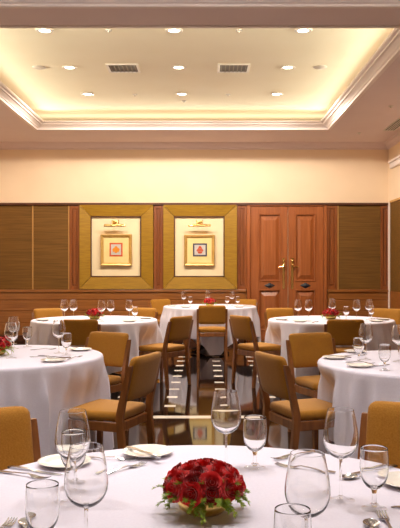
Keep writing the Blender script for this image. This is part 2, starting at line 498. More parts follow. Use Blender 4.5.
# ---- gold fabric frames, pictures and picture lamps
def gold_frame(x0, x1, i0, i1, label):
    a, b, c, d = bx(x0), bx(x1), bx(i0), bx(i1)
    z0, z1, w0, w1 = bz(289), bz(205.3), bz(277), bz(216.3)
    t = thing('fabric_wall_frame', label, 'wall frame', ((a + b) / 2, SW, z0), group='gold frames on the panelled wall')
    ox, oz = (a + b) / 2, z0
    out = [(a - ox, 0), (b - ox, 0), (b - ox, z1 - oz), (a - ox, z1 - oz)]
    inn = [(c - ox, w0 - oz), (d - ox, w0 - oz), (d - ox, w1 - oz), (c - ox, w1 - oz)]
    g = .004
    for i in range(4):
        p, q, r, s = out[i], out[(i + 1) % 4], inn[(i + 1) % 4], inn[i]
        mb = MB()
        cxm = sum(v[0] for v in (p, q, r, s)) / 4; czm = sum(v[1] for v in (p, q, r, s)) / 4
        def sh(v):
            dx, dz = v[0] - cxm, v[1] - czm
            l = math.hypot(dx, dz)
            return (v[0] - dx / l * g, v[1] - dz / l * g)
        pts = [sh(v) for v in (p, q, r, s)]
        fr = [mb.bm.verts.new((x, -.095 if j < 2 else -.06, z)) for j, (x, z) in enumerate(pts)]
        bk = [mb.bm.verts.new((x, -.001, z)) for x, z in pts]
        mb.bm.faces.new(fr); mb.bm.faces.new(bk[::-1])
        for j in range(4): mb.bm.faces.new((fr[j], fr[(j + 1) % 4], bk[(j + 1) % 4], bk[j]))
        mb.build('frame_side', M['gold'], t, smooth=False)
    mb = MB()
    e = .02
    x0_, x1_, zz0, zz1 = inn[0][0], inn[1][0], inn[0][1], inn[2][1]
    mb.box(x0_, x0_ + e, -.065, -.02, zz0, zz1, .003, 1); mb.box(x1_ - e, x1_, -.065, -.02, zz0, zz1, .003, 1)
    mb.box(x0_ + e, x1_ - e, -.065, -.02, zz0, zz0 + e, .003, 1); mb.box(x0_ + e, x1_ - e, -.065, -.02, zz1 - e, zz1, .003, 1)
    mb.build('inner_bead', M['wood_dark'], t)
    MB().box(x0_, x1_, -.02, -.002, zz0, zz1).build('mount_board', M['mat'], t)
    return t
gold_frame(80.3, 153.5, 91, 141.5, 'square gold fabric wall frame holding the picture with the orange motif')
gold_frame(163.5, 236.8, 174, 224.5, 'square gold fabric wall frame beside the double door')

def picture(x0, x1, y0, y1, ax0, ax1, ay0, ay1, label, second):
    a, b, z0, z1 = bx(x0), bx(x1), bz(y1), bz(y0)
    ox = (a + b) / 2
    h = z1 - z0; w = (b - a) / 2
    t = thing('framed_picture', label, 'picture', (ox, SW - .021, z0), group='small framed pictures on the panelled wall')
    f = .055
    mb = MB()
    # bevelled picture frame, deep
    prof = [(0, 0), (0, -.07), (.012, -.085), (.035, -.075), (f, -.055), (f, 0)]
    rings = [[mb.bm.verts.new(p) for p in ((-w + i, y, i), (w - i, y, i), (w - i, y, h - i), (-w + i, y, h - i))] for i, y in prof]
    for r in range(len(rings)):
        for j in range(4):
            mb.bm.faces.new((rings[r][j], rings[r][(j + 1) % 4], rings[(r + 1) % len(rings)][(j + 1) % 4], rings[(r + 1) % len(rings)][j]))
    mb.build('frame', M['frame'], t, smooth=False)
    MB().box(-w + f, w - f, -.045, -.002, f, h - f).build('mount', M['paper'], t)
    c, d, q0, q1 = bx(ax0) - ox, bx(ax1) - ox, bz(ay1) - z0, bz(ay0) - z0
    art = MB().box(c, d, -.05, -.045, q0, q1).build('artwork', M['redp'] if not second else M['navyp'], t)
    m_ = .028
    MB().box(c + m_, d - m_, -.053, -.05, q0 + m_, q1 - m_).build('art_ground', M['greyp'], art)
    cx, cz = (c + d) / 2, (q0 + q1) / 2
    R = (d - c) / 2
    mb = MB()
    if not second:
        # loose bunch of rounded blossoms over a small foot
        for (dx, dz, r) in ((-.3, .0, .26), (.3, .0, .26), (0, .26, .28), (-.14, -.05, .27), (.14, -.05, .27), (-.3, -.16, .2), (.3, -.16, .2)):
            mb.poly([(cx + R * (dx + r * math.cos(u * PI / 6)), cz + R * (dz + r * math.sin(u * PI / 6))) for u in range(12)], 0, .003 + (dx + dz + 1) * .0015)
        mb.poly([(cx - R * .22, cz - R * .5), (cx + R * .22, cz - R * .5), (cx + R * .14, cz - R * .2), (cx - R * .14, cz - R * .2)], 0, .002)
    else:
        mb.poly([(cx - R * .52, cz - R * .15), (cx + R * .52, cz - R * .15), (cx + R * .36, cz + R * .12), (cx - R * .36, cz + R * .12)], 0, .003)
        mb.poly([(cx - R * .34, cz + R * .16), (cx + R * .34, cz + R * .16), (cx + R * .1, cz + R * .55), (cx - R * .1, cz + R * .55)], 0, .003)
        mb.poly([(cx - R * .2, cz - R * .52), (cx + R * .2, cz - R * .52), (cx + R * .42, cz - R * .2), (cx - R * .42, cz - R * .2)], 0, .003)
    mb.apply(lambda v: (v.x, -.054 - v.z, v.y))
    mb.build('motif', M['orange'] if not second else M['redp'], art, smooth=False)
    return t
picture(101.2, 132.2, 234.6, 265.8, 110, 123, 243, 256.5, 'gold framed picture of an orange motif in a red border', False)
picture(184.3, 214.6, 235, 265.8, 193, 207, 243.5, 256.5, 'gold framed picture of a red motif in a navy border', True)

def picture_lamp(x, y, w, label):
    t = thing('picture_lamp', label, 'picture lamp', (bx(x), SW - .021, bz(y)), group='brass picture lamps')
    MB().box(-.06, .06, -.025, 0, .03, .1, .01).build('wall_plate', M['brass'], t)
    for s in (-1, 1):
        MB().tube([(s * .045, -.02, .07), (s * .06, -.08, .1), (s * .05, -.15, .08), (s * .04, -.17, .02)], .009, 8).build('arm', M['brass'], t)
    mb = MB()
    n = 14
    mb.tube([(-w, -.17, 0), (-w * .97, -.17, 0), (w * .97, -.17, 0), (w, -.17, 0)], [.014, .024, .024, .014], n)
    mb.build('shade', M['brass'], t)
    return t
picture_lamp(116, 226, .2, 'brass picture lamp above the orange motif picture')
picture_lamp(199.5, 226, .21, 'brass picture lamp above the red motif picture')

# ------------------------------------------------------------------ ceiling fittings
def downlight_proto(z):
    t = thing('ceiling_light', 'x', 'ceiling light', (0, 0, z), group='recessed ceiling lights')
    MB().lathe([(.062, .0), (.095, -.002), (.098, -.008), (.09, -.014), (.066, -.012), (.055, .004), (.055, .02), (.062, .02)], 24, closed=True).build('ring', M['white_metal'], t)
    MB().lathe([(0, -.012), (.04, -.011), (.06, -.006), (.06, -.002), (0, -.002)], 24).build('lens', M['lamp'], t)
    return t
rows = [(8.39, (-1.755, -.327, 1.10)), (9.94, (-1.755, -.327, 1.10)), (11.46, (-1.755, -.327, 1.10))]
rname = ['row nearest the beam', 'middle row between the air vents', 'back row near the far moulding']
cname = ['left', 'middle', 'right']
lp = None
def spot(x, y, z, power, color, size=3.0, blend=.25, name='downlight_or_fill'):
    d = bpy.data.lights.new(name, 'SPOT'); d.energy = power; d.color = color
    d.spot_size = size; d.spot_blend = blend; d.shadow_soft_size = .06
    o = bpy.data.objects.new(name, d); COL.objects.link(o); o.location = (x, y, z - .05)
    return o
WARM = (1.0, .91, .80)
SOFT = (1.0, .95, .93)
P_BACK, P_FRONT, P_COVE, P_COVE_FILL = 98.0, 100.0, 3.0, 4.4
for r, (y, xs) in enumerate(rows):
    for c, x in enumerate(xs):
        lab = 'lit round recessed ceiling light, %s one in the %s' % (cname[c], rname[r])
        if lp is None:
            lp = downlight_proto(ZT); lp.location = (x, y, ZT); lp['label'] = lab
        else:
            copy_tree(lp, (x, y, ZT), 0, lab)
        if r == 2: spot(x, y, ZT, P_BACK * 2.4, WARM, 3.0, .2)
        else: spot(x, y, ZT, P_BACK, WARM, 2.0, .7)
for y in (2.3, 3.6, 5.0):  # unseen lamps, added overhead to light the nearest tables
    for c, x in enumerate((-1.755, -.327, 1.10)):
        copy_tree(lp, (x, y, ZT), 0, 'added unseen fill light in the ceiling tray above the nearest tables', group='added unseen lights of the front tray')
        spot(x, y, ZT, P_FRONT, SOFT, 1.3, .6)
def area(loc, rot, sx, sy, power, color, name='cove_or_fill', spread=55):
    d = bpy.data.lights.new(name, 'AREA'); d.shape = 'RECTANGLE'; d.size = sx; d.size_y = sy
    d.energy = power; d.color = color; d.spread = math.radians(spread)
    o = bpy.data.objects.new(name, d); COL.objects.link(o); o.location = loc; o.rotation_euler = rot
    return o
COVE = (1.0, .93, .72)
def cove(y0, y1, e, back, power, color):
    z = ZC + .125
    lx, ly = TR[1] - TR[0], y1 - y0
    tl = math.radians(80)       # tilted in towards the middle of the tray
    area((TR[0] - .16, (y0 + y1) / 2, z), (0, -PI + tl, 0), .08, ly, power * ly, color)
    area((TR[1] + .16, (y0 + y1) / 2, z), (0, PI - tl, 0), .08, ly, power * ly, color)
    area(((TR[0] + TR[1]) / 2, y0 - .16, z), (PI - tl, 0, 0), lx, .08, power * lx, color)
    if y0 > 5:      # the far cove also washes the recess behind the moulding
        area(((TR[0] + TR[1]) / 2, y1 + .16, z), (-PI + tl, 0, 0), lx, .08, power * lx * .6, color)
        area(((TR[0] + TR[1]) / 2, y1 + .40, ZC + .055), (PI, 0, 0), lx + .6, .1, power * lx * .55, color, spread=175)
    else:
        area(((TR[0] + TR[1]) / 2, y1 + .16, z), (-PI + tl, 0, 0), lx, .08, power * lx, color)
cove(*TRAYS[0], .62, 1.0, P_COVE, COVE)
cove(*TRAYS[1], .28, .28, P_COVE_FILL, (.92, .92, 1.0))  # out-of-view cove lamps, added for soft cool fill from the front

def vent(x, y, label):
    t = thing('ceiling_vent', label, 'air vent', (x, y, ZT), group='square ceiling air vents')
    w, f = .21, .03
    mb = MB()
    mb.box(-w, w, -w, -w + f, -.015, 0, .004, 1); mb.box(-w, w, w - f, w, -.015, 0, .004, 1)
    mb.box(-w, -w + f, -w + f, w - f, -.015, 0, .004, 1); mb.box(w - f, w, -w + f, w - f, -.015, 0, .004, 1)
    mb.build('frame', M['white_metal'], t)
    MB().box(-w + f, w - f, -w + f, w - f, -.004, -.001).build('backing', M['grille'], t)
    for i in range(7):
        q = -w + f + .02 + i * (2 * (w - f) - .04) / 6
        MB().box(q - .005, q + .005, -w + f, w - f, -.012, -.004).build('louvre', M['louvre'], t)
    return t
vent(-1.055, 9.98, 'square ceiling air vent left of the middle row of lights')
vent(.392, 9.98, 'square ceiling air vent near the right end of the tray')
def slot_vent():
    t = thing('slot_diffuser', 'long grey slot diffuser in the lower ceiling by the right wall', 'air vent', (3.13, 12.3, ZC))
    mb = MB()
    mb.box(-.1, -.08, -.55, .55, -.012, 0); mb.box(.08, .1, -.55, .55, -.012, 0); mb.box(-.08, .08, -.55, -.53, -.012, 0); mb.box(-.08, .08, .53, .55, -.012, 0)
    mb.build('frame', M['grey'], t)
    MB().box(-.08, .08, -.53, .53, -.004, -.001).build('backing', M['grille'], t)
    for q in (-.04, 0, .04): MB().box(q - .005, q + .005, -.53, .53, -.012, -.004).build('blade', M['grey'], t)
slot_vent()
def puck(x, y, z, r, name, cat, label, group):
    o = MB().lathe([(0, -.022), (r * .5, -.02), (r * .8, -.012), (r, -.004), (r, 0), (0, 0)], 20).build(name, M['grey'], None, (x, y, z))
    return tag(o, label, cat, group)
puck(-2.155, 9.95, ZT, .09, 'ceiling_speaker', 'speaker', 'flat grey ceiling speaker at the left side of the tray', 'ceiling speakers')
puck(1.525, 9.95, ZT, .09, 'ceiling_speaker', 'speaker', 'flat grey ceiling speaker at the right side of the tray', 'ceiling speakers')
for x, y, z, lab in ((-1.05, 8.4, ZT, 'small sprinkler between the left and middle lights of the near row'), (.39, 8.4, ZT, 'small sprinkler between the middle and right lights of the near row'),
                  (-1.04, 11.5, ZT, 'small sprinkler between the left and middle lights of the back row'), (.37, 11.5, ZT, 'small sprinkler between the middle and right lights of the back row'),
                  (-.31, 11.95, ZT, 'small sprinkler just behind the middle back ceiling light'),
                  (2.69, 10.93, ZC, 'small unlit recessed light in the lower ceiling nearest the slot diffuser'), (2.68, 13.1, ZC, 'small unlit recessed light in the lower ceiling close to the back wall')):
    o = MB().lathe([(0, -.03), (.012, -.028), (.014, -.012), (.035, -.008), (.038, 0), (0, 0)], 14).build('sprinkler', M['grey'], None, (x, y, z))
    tag(o, lab, 'sprinkler', 'ceiling sprinklers')

# ------------------------------------------------------------------ tables and cloths
TZ = .75
R = .75
TABLES = {
    'front': (0.0, 1.94), 'midleft': (-1.48, 5.42), 'midright': (1.52, 5.04),
    'backleft': (-1.32, 9.2), 'backright': (1.54, 9.2), 'far': (.10, 12.4),
}
TNAME = {
    'front': 'the nearest table with the rose bowl', 'midleft': 'the middle table on the left', 'midright': 'the middle table on the right',
    'backleft': 'the rear left table by the wainscot', 'backright': 'the rear table in front of the double door', 'far': 'the farthest table below the gold frames',
}
CH = [
    (-.378, 4.91, -.935, .355, 'ochre chair pushed in at the right side of the middle left table, nearest the aisle'),
    (.437, 4.94, .935, .355, 'ochre chair pushed in at the left side of the middle right table, nearest the aisle'),
    (-.82, 6.55, -.49, -.87, 'ochre chair facing the camera behind the middle left table'),
    (.91, 6.48, .36, -.93, 'ochre chair facing the camera behind the middle right table'),
    (-1.34, 8.2, .03, 1, 'ochre chair seen from the back before the rear left table with roses'),
    (1.53, 8.2, .0, 1, 'ochre chair seen from the back before the rear table at the double door'),
    (-2.13, 10.4, .54, -.84, 'ochre chair against the wainscot behind the left end of the rear left table'),
    (-.84, 10.55, -.45, -.89, 'ochre chair behind the right end of the rear left table'),
    (1.05, 10.5, .3, -.95, 'ochre chair in front of the double door behind the rear right table'),
    (2.5, 10.35, -.55, -.83, 'ochre chair by the right wall behind the rear right table'),
    (-.76, 13.4, .6, -.8, 'ochre chair behind the left side of the farthest table'),
    (.75, 13.42, -.5, -.87, 'ochre chair behind the right side of the farthest table'),
    (-.26, 8.75, -.82, .57, 'ochre chair turned left in the aisle beside the rear left table'),
    (.43, 8.85, .85, .52, 'ochre chair turned right in the aisle beside the rear right table'),
    (.125, 11.25, 0, 1, 'ochre chair seen straight from the back before the farthest table'),
    (-.87, 2.95, .55, -.83, 'ochre chair tucked behind the left rim of the nearest table'),
    (.865, 3.08, -.5, -.87, 'ochre chair tucked behind the right rim of the nearest table'),
]

def chair_frame(x, y, dx, dy):
    l = math.hypot(dx, dy); dx /= l; dy /= l
    return x + .28 * dx, y + .28 * dy, dx, dy
def seat_limits(tx, ty, nA):
    """how far out the hanging cloth may reach at each angle before it meets a chair seat"""
    lim = [9.0] * nA
    for (x, y, dx, dy, lab) in CH:
        ox, oy, dx, dy = chair_frame(x, y, dx, dy)
        if math.hypot(ox - tx, oy - ty) > 1.6: continue
        for i in range(nA):
            a = 2 * PI * i / nA
            r = .40
            while r < 1.1:
                px, py = tx + r * math.cos(a) - ox, ty + r * math.sin(a) - oy
                ly = px * dx + py * dy; lx = px * dy - py * dx
                if abs(lx) < .25 and -.3 < ly < .2: break
                r += .01
            lim[i] = min(lim[i], r)
    lim = [min(v, 1.0) for v in lim]
    ero = [min(lim[(i + k) % nA] for k in range(-6, 7)) for i in range(nA)]
    out = [sum(ero[(i + k) % nA] for k in range(-6, 7)) / 13 for i in range(nA)]
    return [min(o, l) - .012 for o, l in zip(out, lim)]
SHORT = {'backleft': 'the rear left table', 'backright': 'the rear right table', 'far': 'the farthest table'}
def make_table(key):
    x, y = TABLES[key]
    t = thing('round_table', 'round dining table under the white cloth, %s' % TNAME[key], 'table', (x, y, 0), group='round dining tables')
    MB().lathe([(0, .715), (R - .012, .715), (R - .006, .722), (R - .006, .738), (R - .012, .745), (0, .745)], 64).build('tabletop', M['chair_wood'], t)
    MB().lathe([(0, .715), (.16, .715), (.16, .69), (.05, .66), (.045, .2), (.07, .12), (.07, .07), (0, .07)], 24).build('column', M['wax'], t)
    for i in range(4):
        a = PI / 4 + i * PI / 2
        MB().tube([(.04 * math.cos(a), .04 * math.sin(a), .11), (.25 * math.cos(a), .25 * math.sin(a), .06), (.42 * math.cos(a), .42 * math.sin(a), .018)], [.028, .024, .018], 8).build('foot', M['wax'], t)
def cloth(key, half, rot, seed, floor_len=False):
    x, y = TABLES[key]
    rnd = random.Random(seed)
    nA = 320
    mb = MB()
    ph = [rnd.uniform(0, 2 * PI) for _ in range(5)]
    fr = [rnd.choice((12, 13, 14)), rnd.choice((18, 19, 20)), rnd.choice((23, 24, 25)), 7, 52]
    top = [0.0, .12, .25, .4, .55, .66, .715]
    edge = [(R - .015, TZ + .0), (R - .004, TZ - .002), (R + .004, TZ - .008), (R + .008, TZ - .02)]
    nH = 20
    cols = []
    lims = seat_limits(x, y, nA)
    for i in range(nA):
        a = 2 * PI * i / nA
        q = (a - rot + PI / 4) % (PI / 2) - PI / 4
        L = min(half / math.cos(q) - R, .725 + .0 * q)
        corner = abs(q) / (PI / 4)
        col = []
        for r in top[1:]: col.append((r, TZ))
        col += edge
        for j in range(1, nH + 1):
            h = (L - .02) * j / nH
            s = min(1.0, h / .22)
            s = s * s * (3 - 2 * s)
            w = (math.sin(fr[0] * a + ph[0]) * .5 + math.sin(fr[1] * a + ph[1]) * .35 + math.sin(fr[2] * a + ph[2]) * .2 + math.sin(fr[3] * a + ph[3]) * .25)
            amp = .026 + .010 * corner
            fold = 1.15 - 2.1 * abs(w) ** .75
            r = R + .008 + .012 * s + .07 * h + amp * s * (fold - .1) + .004 * s * math.sin(fr[4] * a + ph[4])
            z = TZ - .02 - h
            r = max(r, R + .006)
            g = min(1.0, max(0.0, (.735 - z) / .24)); g = g * g * (3 - 2 * g)
            if r > lims[i]: r = r + (min(r, lims[i] + .012 * math.sin(fr[2] * a)) - r) * g
            col.append((r, max(z, .006 + .004 * (j == nH))))
        cols.append([(rr * math.cos(a), rr * math.sin(a), z) for rr, z in col])
    c0 = mb.bm.verts.new((0, 0, TZ))
    V = [[mb.bm.verts.new(p) for p in col] for col in cols]
    for i in range(nA):
        A, B = V[i], V[(i + 1) % nA]
        mb.bm.faces.new((c0, A[0], B[0]))
        for j in range(len(A) - 1): mb.bm.faces.new((A[j], A[j + 1], B[j + 1], B[j]))
    o = mb.build('tablecloth', M['cloth'], None, (x, y, 0), angle=80)
    tag(o, 'white tablecloth draped over %s' % TNAME[key], 'tablecloth', 'white tablecloths')
for kx in TABLES: make_table(kx)
cloth('front', 1.42, PI / 4, 1); cloth('midleft', 1.45, .2, 2); cloth('midright', 1.45, .5, 3)
cloth('backleft', 1.2, 0.9, 4); cloth('backright', 1.3, .35, 5); cloth('far', 1.17, PI / 4 + .12, 6)

# ------------------------------------------------------------------ chairs
def chair_proto():
    t = thing('dining_chair', 'x', 'chair', (0, 0, 0), group='ochre upholstered dining chairs')
    # seat cushion: rounded, tapering to the back, crowned
    mb = MB().box(-.225, .225, -.2, .185, .405, .468, .026, 3)
    bmesh.ops.subdivide_edges(mb.bm, edges=[e for e in mb.bm.edges if e.calc_length() > .2], cuts=5, use_grid_fill=True)
    def seat(v):
        tpr = 1 - .1 * (.185 - v.y) / .385
        crown = .012 * max(0, 1 - (v.x / .225) ** 2) * max(0, 1 - ((v.y + .01) / .2) ** 2) if v.z > .44 else 0
        return (v.x * tpr, v.y, v.z + crown)
    mb.apply(seat)
    mb.build('seat', M['ochre'], t, angle=60)
    # wooden seat frame
    mb = MB()
    mb.box(-.2, .2, .145, .172, .345, .405, .004, 1); mb.box(-.185, .185, -.21, -.185, .345, .405, .004, 1)
    for s in (-1, 1): mb.box(s * .2 - .012, s * .2 + .012, -.19, .16, .345, .405, .004, 1)
    mb.build('seat_frame', M['chair_wood'], t, angle=30)
    def line(z):   # rake of the back posts
        if z < .43: return -.245 + .04 * z / .43
        return -.205 - .09 * ((z - .43) / .385) ** 1.15
    for s in (-1, 1):
        zs = [0, .12, .25, .38, .44, .5, .58, .66, .74, .765]
        MB().sweep_rect([(s * .213, line(z), z) for z in zs], .032, [.03, .036, .042, .046, .046, .044, .04, .036, .03, .022]).build('rear_leg', M['chair_wood'], t, angle=30)
        MB().sweep_rect([(s * .2, .162, 0), (s * .202, .16, .2), (s * .204, .157, .405)], [.026, .032, .036], [.026, .032, .036]).build('front_leg', M['chair_wood'], t, angle=30)
    # backrest pad, curved and raked, rounded top corners
    mb = MB()
    nx, nz_ = 14, 12
    z0, z1 = .535, .818
    hw = .203
    def outline(u, v):      # u -1..1 across, v 0..1 up
        x = u * hw; z = z0 + (z1 - z0) * v
        r = .036
        # pull the upper corners in to a round
        dx, dz = abs(x) - (hw - r), z - (z1 - r)
        if dx > 0 and dz > 0:
            l = math.hypot(dx, dz)
            m = max(dx, dz)
            kf = m / l if l > 0 else 1
            x = math.copysign(hw - r + dx * kf, x); z = z1 - r + dz * kf
        r2 = .03
        dx, dz = abs(x) - (hw - r2), (z0 + r2) - z
        if dx > 0 and dz > 0:
            l = math.hypot(dx, dz); m = max(dx, dz); kf = m / l if l > 0 else 1
            x = math.copysign(hw - r2 + dx * kf, x); z = z0 + r2 - dz * kf
        return x, z
    us = [-1, -.97, -.9] + [-.75 + 1.5 * i / (nx - 1) for i in range(nx)] + [.9, .97, 1]
    vs = [0, .03, .09] + [.18 + .64 * i / (nz_ - 1) for i in range(nz_)] + [.91, .97, 1]
    grid = {}
    for side in (1, -1):
        for i, u in enumerate(us):
            for j, v in enumerate(vs):
                x, z = outline(u, v)
                ed = min(1 - abs(u), min(v, 1 - v) * 1.4)
                th = .010 + .020 * min(1, (ed / .16)) ** .5
                yc = line(z) - .016 * (1 - (x / hw) ** 2) + .004
                grid[side, i, j] = mb.bm.verts.new((x, yc + side * th, z))
        for i in range(len(us) - 1):
            for j in range(len(vs) - 1):
                mb.bm.faces.new((grid[side, i, j], grid[side, i + 1, j], grid[side, i + 1, j + 1], grid[side, i, j + 1]))
    I, J = len(us) - 1, len(vs) - 1
    bd = [(i, 0) for i in range(I)] + [(I, j) for j in range(J)] + [(i, J) for i in range(I, 0, -1)] + [(0, j) for j in range(J, 0, -1)]
    for q in range(len(bd)):
        p1, p2 = bd[q], bd[(q + 1) % len(bd)]
        mb.bm.faces.new((grid[(1,) + p1], grid[(1,) + p2], grid[(-1,) + p2], grid[(-1,) + p1]))
    mb.build('backrest', M['ochre'], t, angle=75)
    return t
cp = None
for (x, y, dx, dy, lab) in CH:
    ox, oy, dx, dy = chair_frame(x, y, dx, dy)
    rz = math.atan2(-dx, dy)
    if cp is None:
        cp = chair_proto(); cp.location = (ox, oy, 0); cp.rotation_euler = (0, 0, rz); cp['label'] = lab
    else:
        copy_tree(cp, (ox, oy, 0), rz, lab)

# ------------------------------------------------------------------ glassware
def smooth_prof(pts, n=4):
    out = []
    m = len(pts)
    for i in range(m - 1):
        p0 = pts[max(i - 1, 0)]; p1 = pts[i]; p2 = pts[i + 1]; p3 = pts[min(i + 2, m - 1)]
        for j in range(n):
            t = j / n
            out.append(tuple(.5 * ((2 * p1[k]) + (-p0[k] + p2[k]) * t + (2 * p0[k] - 5 * p1[k] + 4 * p2[k] - p3[k]) * t * t + (-p0[k] + 3 * p1[k] - 3 * p2[k] + p3[k]) * t ** 3) for k in (0, 1)))
    out.append(pts[-1])
    return [(max(0, r), z) for r, z in out]
def glass_meshes(name, base_r, stem_r, stem_top, bowl, wall, thick):
    """one closed surface: foot, stem, outer bowl, rim, inner bowl"""
    foot = [(0, 0), (base_r * .98, 0), (base_r, .0008), (base_r * .9, .0018), (base_r * .45, .0042), (stem_r * 2.2, .012), (stem_r * 1.2, .022), (stem_r, .035)]
    outer = smooth_prof([(stem_r, stem_top - .012), (stem_r * 1.5, stem_top - .003)] + bowl, 4)
    inner = []
    for (r, z) in reversed(smooth_prof(bowl, 4)):
        q = max(0.0, 1 - (z - bowl[0][1]) / (bowl[-1][1] - bowl[0][1]) / .55)
        inner.append((max(0, r - wall - thick * .35 * q), z + thick * q * q))
    inner = [(r, z) for r, z in inner if r > .004]
    zmin = inner[-1][1]
    prof = [(0, .006), (stem_r * 1.4, .0065), (stem_r * 1.1, .02), (stem_r, .035)] + outer + [(bowl[-1][0] - wall / 2, bowl[-1][1] + wall * .5)] + inner + [(0, zmin - .001)]
    ft = MB().lathe(foot[:6] + [(0, .012)], 40).mesh('foot', M['thin'], angle=70)
    return MB().lathe(prof, 40).mesh(name, M['glass'], angle=70), ft
BIG = [(.012, .114), (.026, .121), (.039, .135), (.0462, .156), (.0465, .176), (.0425, .206), (.0365, .2365), (.0352, .244)]
GOB = [(.010, .052), (.020, .058), (.030, .072), (.0355, .09), (.0370, .112), (.0362, .136), (.0348, .158)]
big_me, big_ft = glass_meshes('wine_glass', .038, .0036, .114, BIG, .0009, .004)
gob_me, gob_ft = glass_meshes('water_goblet', .034, .0055, .052, GOB, .001, .005)
def wine(x, y, label, group='tall wine glasses'):
    o = tag(link('wine_glass', big_me, None, None, (x, y, TZ + .0005), random.uniform(0, 6)), label, 'wine glass', group)
    link('foot', big_ft, None, o)
def goblet(x, y, label, group='water goblets'):
    o = tag(link('water_goblet', gob_me, None, None, (x, y, TZ + .0005), random.uniform(0, 6)), label, 'goblet', group)
    link('foot', gob_ft, None, o)
# nearest table
wine(.069, 2.346, 'tall wine glass behind the right of the rose bowl, nearest table')
goblet(.16, 2.375, 'short goblet beside the tall glass just right of the roses')
wine(.368, 2.04, 'tall wine glass with wide foot left of a goblet, right of nearest table')
goblet(.442, 1.97, 'short goblet in front of the ochre chair at the right of the nearest table')
wine(.213, 1.56, 'tall wine glass at the front right of the nearest table, foot below the frame')
goblet(.172, 1.47, 'short goblet at the bottom edge just right of the rose bowl')
wine(-.348, 2.02, 'tall wine glass nearest the left chair, with a goblet seen through it')
goblet(-.371, 2.16, 'short goblet standing behind two tall glasses at the left of the nearest table')
wine(-.251, 1.624, 'tall wine glass in front of its neighbour, left of the roses on the nearest table')
goblet(-.348, 1.64, 'short goblet at the bottom left corner of the nearest table')
# middle left table
wine(-1.47, 5.88, 'rear of the two overlapping tall glasses by the roses, middle left table')
wine(-1.33, 5.25, 'front of the two overlapping tall glasses by the roses, middle left table')
goblet(-1.39, 5.99, 'short goblet just right of the overlapping tall glasses on the middle left table')
wine(-1.056, 5.54, 'tall wine glass near the right side of the middle left table')
goblet(-.98, 5.42, 'short goblet at the right side of the middle left table')
# middle right table
wine(1.10, 5.16, 'tall wine glass at the left side of the middle right table')
goblet(1.03, 5.05, 'short goblet in front of the tall glass on the middle right table')
goblet(1.10, 4.62, 'short goblet at the front of the middle right table')
wine(1.295, 5.05, 'tall wine glass farthest right on the middle right table')
# rear left table
for x, y, big, lab in ((-1.64, 8.95, 1, 'outer tall wine glass left of the roses, rear left table'), (-1.545, 9.02, 1, 'inner tall wine glass left of the roses, rear left table'),
                    (-1.19, 8.85, 1, 'tall wine glass immediately right of the roses, rear left table'), (-1.09, 8.9, 1, 'second tall wine glass right of the roses, rear left table'),
                    (-.875, 8.95, 1, 'tall wine glass near the right end of the rear left table'), (-.82, 9.05, 0, 'short goblet at the right end of the rear left table')):
    (wine if big else goblet)(x, y, lab)
# rear right table
for x, y, big, lab in ((1.115, 9.0, 1, 'leftmost tall wine glass on the rear table at the double door'), (1.235, 8.95, 1, 'second tall wine glass left of the roses, rear right table'),
                    (1.58, 9.35, 1, 'tall wine glass behind the roses on the rear right table'), (1.71, 9.12, 0, 'short goblet right beside the roses on the rear right table'),
                    (1.80, 8.95, 1, 'tall wine glass right of the goblet by the roses, rear right table'), (1.98, 9.1, 1, 'tall wine glass near the right end of the rear right table'),
                    (2.04, 9.25, 0, 'short goblet at the right end of the rear right table')):
    (wine if big else goblet)(x, y, lab)
# farthest table
for x, y, big, lab in ((-.325, 12.3, 1, 'leftmost tall wine glass on the farthest table'), (-.215, 12.2, 0, 'short goblet left of the roses on the farthest table'),
                    (.068, 12.72, 1, 'tall wine glass standing behind the roses on the farthest table'), (.38, 12.3, 0, 'short goblet right of the roses on the farthest table'),
                    (.46, 12.35, 1, 'tall wine glass right of the roses on the farthest table'), (.55, 12.3, 0, 'short goblet at the right end of the farthest table')):
    (wine if big else goblet)(x, y, lab)

# ------------------------------------------------------------------ plates and cutlery
plate_me = MB().lathe([(0, .002), (.045, .002), (.052, 0), (.056, .002), (.07, .008), (.084, .013), (.0855, .0145), (.084, .0155), (.07, .011), (.055, .006), (.045, .0045), (0, .0045)], 48).mesh('side_plate', M['china'], angle=60)
def plate(x, y, label, z=TZ):
    tag(link('side_plate', plate_me, None, None, (x, y, z + .0006)), label, 'plate', 'white side plates')
def fork_mesh():
    L_ = .19
    out = [(-.0035, 0), (.0035, 0)]
    mb = MB()
    def strip(pts):   # list of (y, halfwidth, z)
        prev = None
        for (y, w, z) in pts:
            ring = [mb.bm.verts.new(p) for p in ((-w, y, z), (w, y, z), (w, y, z + .0022), (-w, y, z + .0022))]
            if prev:
                for i in range(4): mb.bm.faces.new((prev[i], prev[(i + 1) % 4], ring[(i + 1) % 4], ring[i]))
            else: mb.bm.faces.new(ring[::-1])
            prev = ring
        mb.bm.faces.new(prev)
    strip([(0, .0075, .001), (.004, .0095, .001), (.03, .008, .002), (.08, .0035, .006), (.115, .003, .008), (.128, .0055, .006), (.138, .0115, .003), (.15, .0125, .001)])
    for x in (-.0105, -.0035, .0035, .0105):
        prev = None
        for (y, w, z) in ((.149, .0020, .001), (.17, .0019, .0015), (.186, .0016, .004), (.194, .0009, .007)):
            ring = [mb.bm.verts.new(p) for p in ((x - w, y, z), (x + w, y, z), (x + w, y, z + .002), (x - w, y, z + .002))]
            if prev:
                for i in range(4): mb.bm.faces.new((prev[i], prev[(i + 1) % 4], ring[(i + 1) % 4], ring[i]))
            else: mb.bm.faces.new(ring[::-1])
            prev = ring
        mb.bm.faces.new(prev)
    mb.apply(lambda v: (v.x, v.y - .097, v.z))
    return mb.mesh('fork', M['silver'], angle=30)
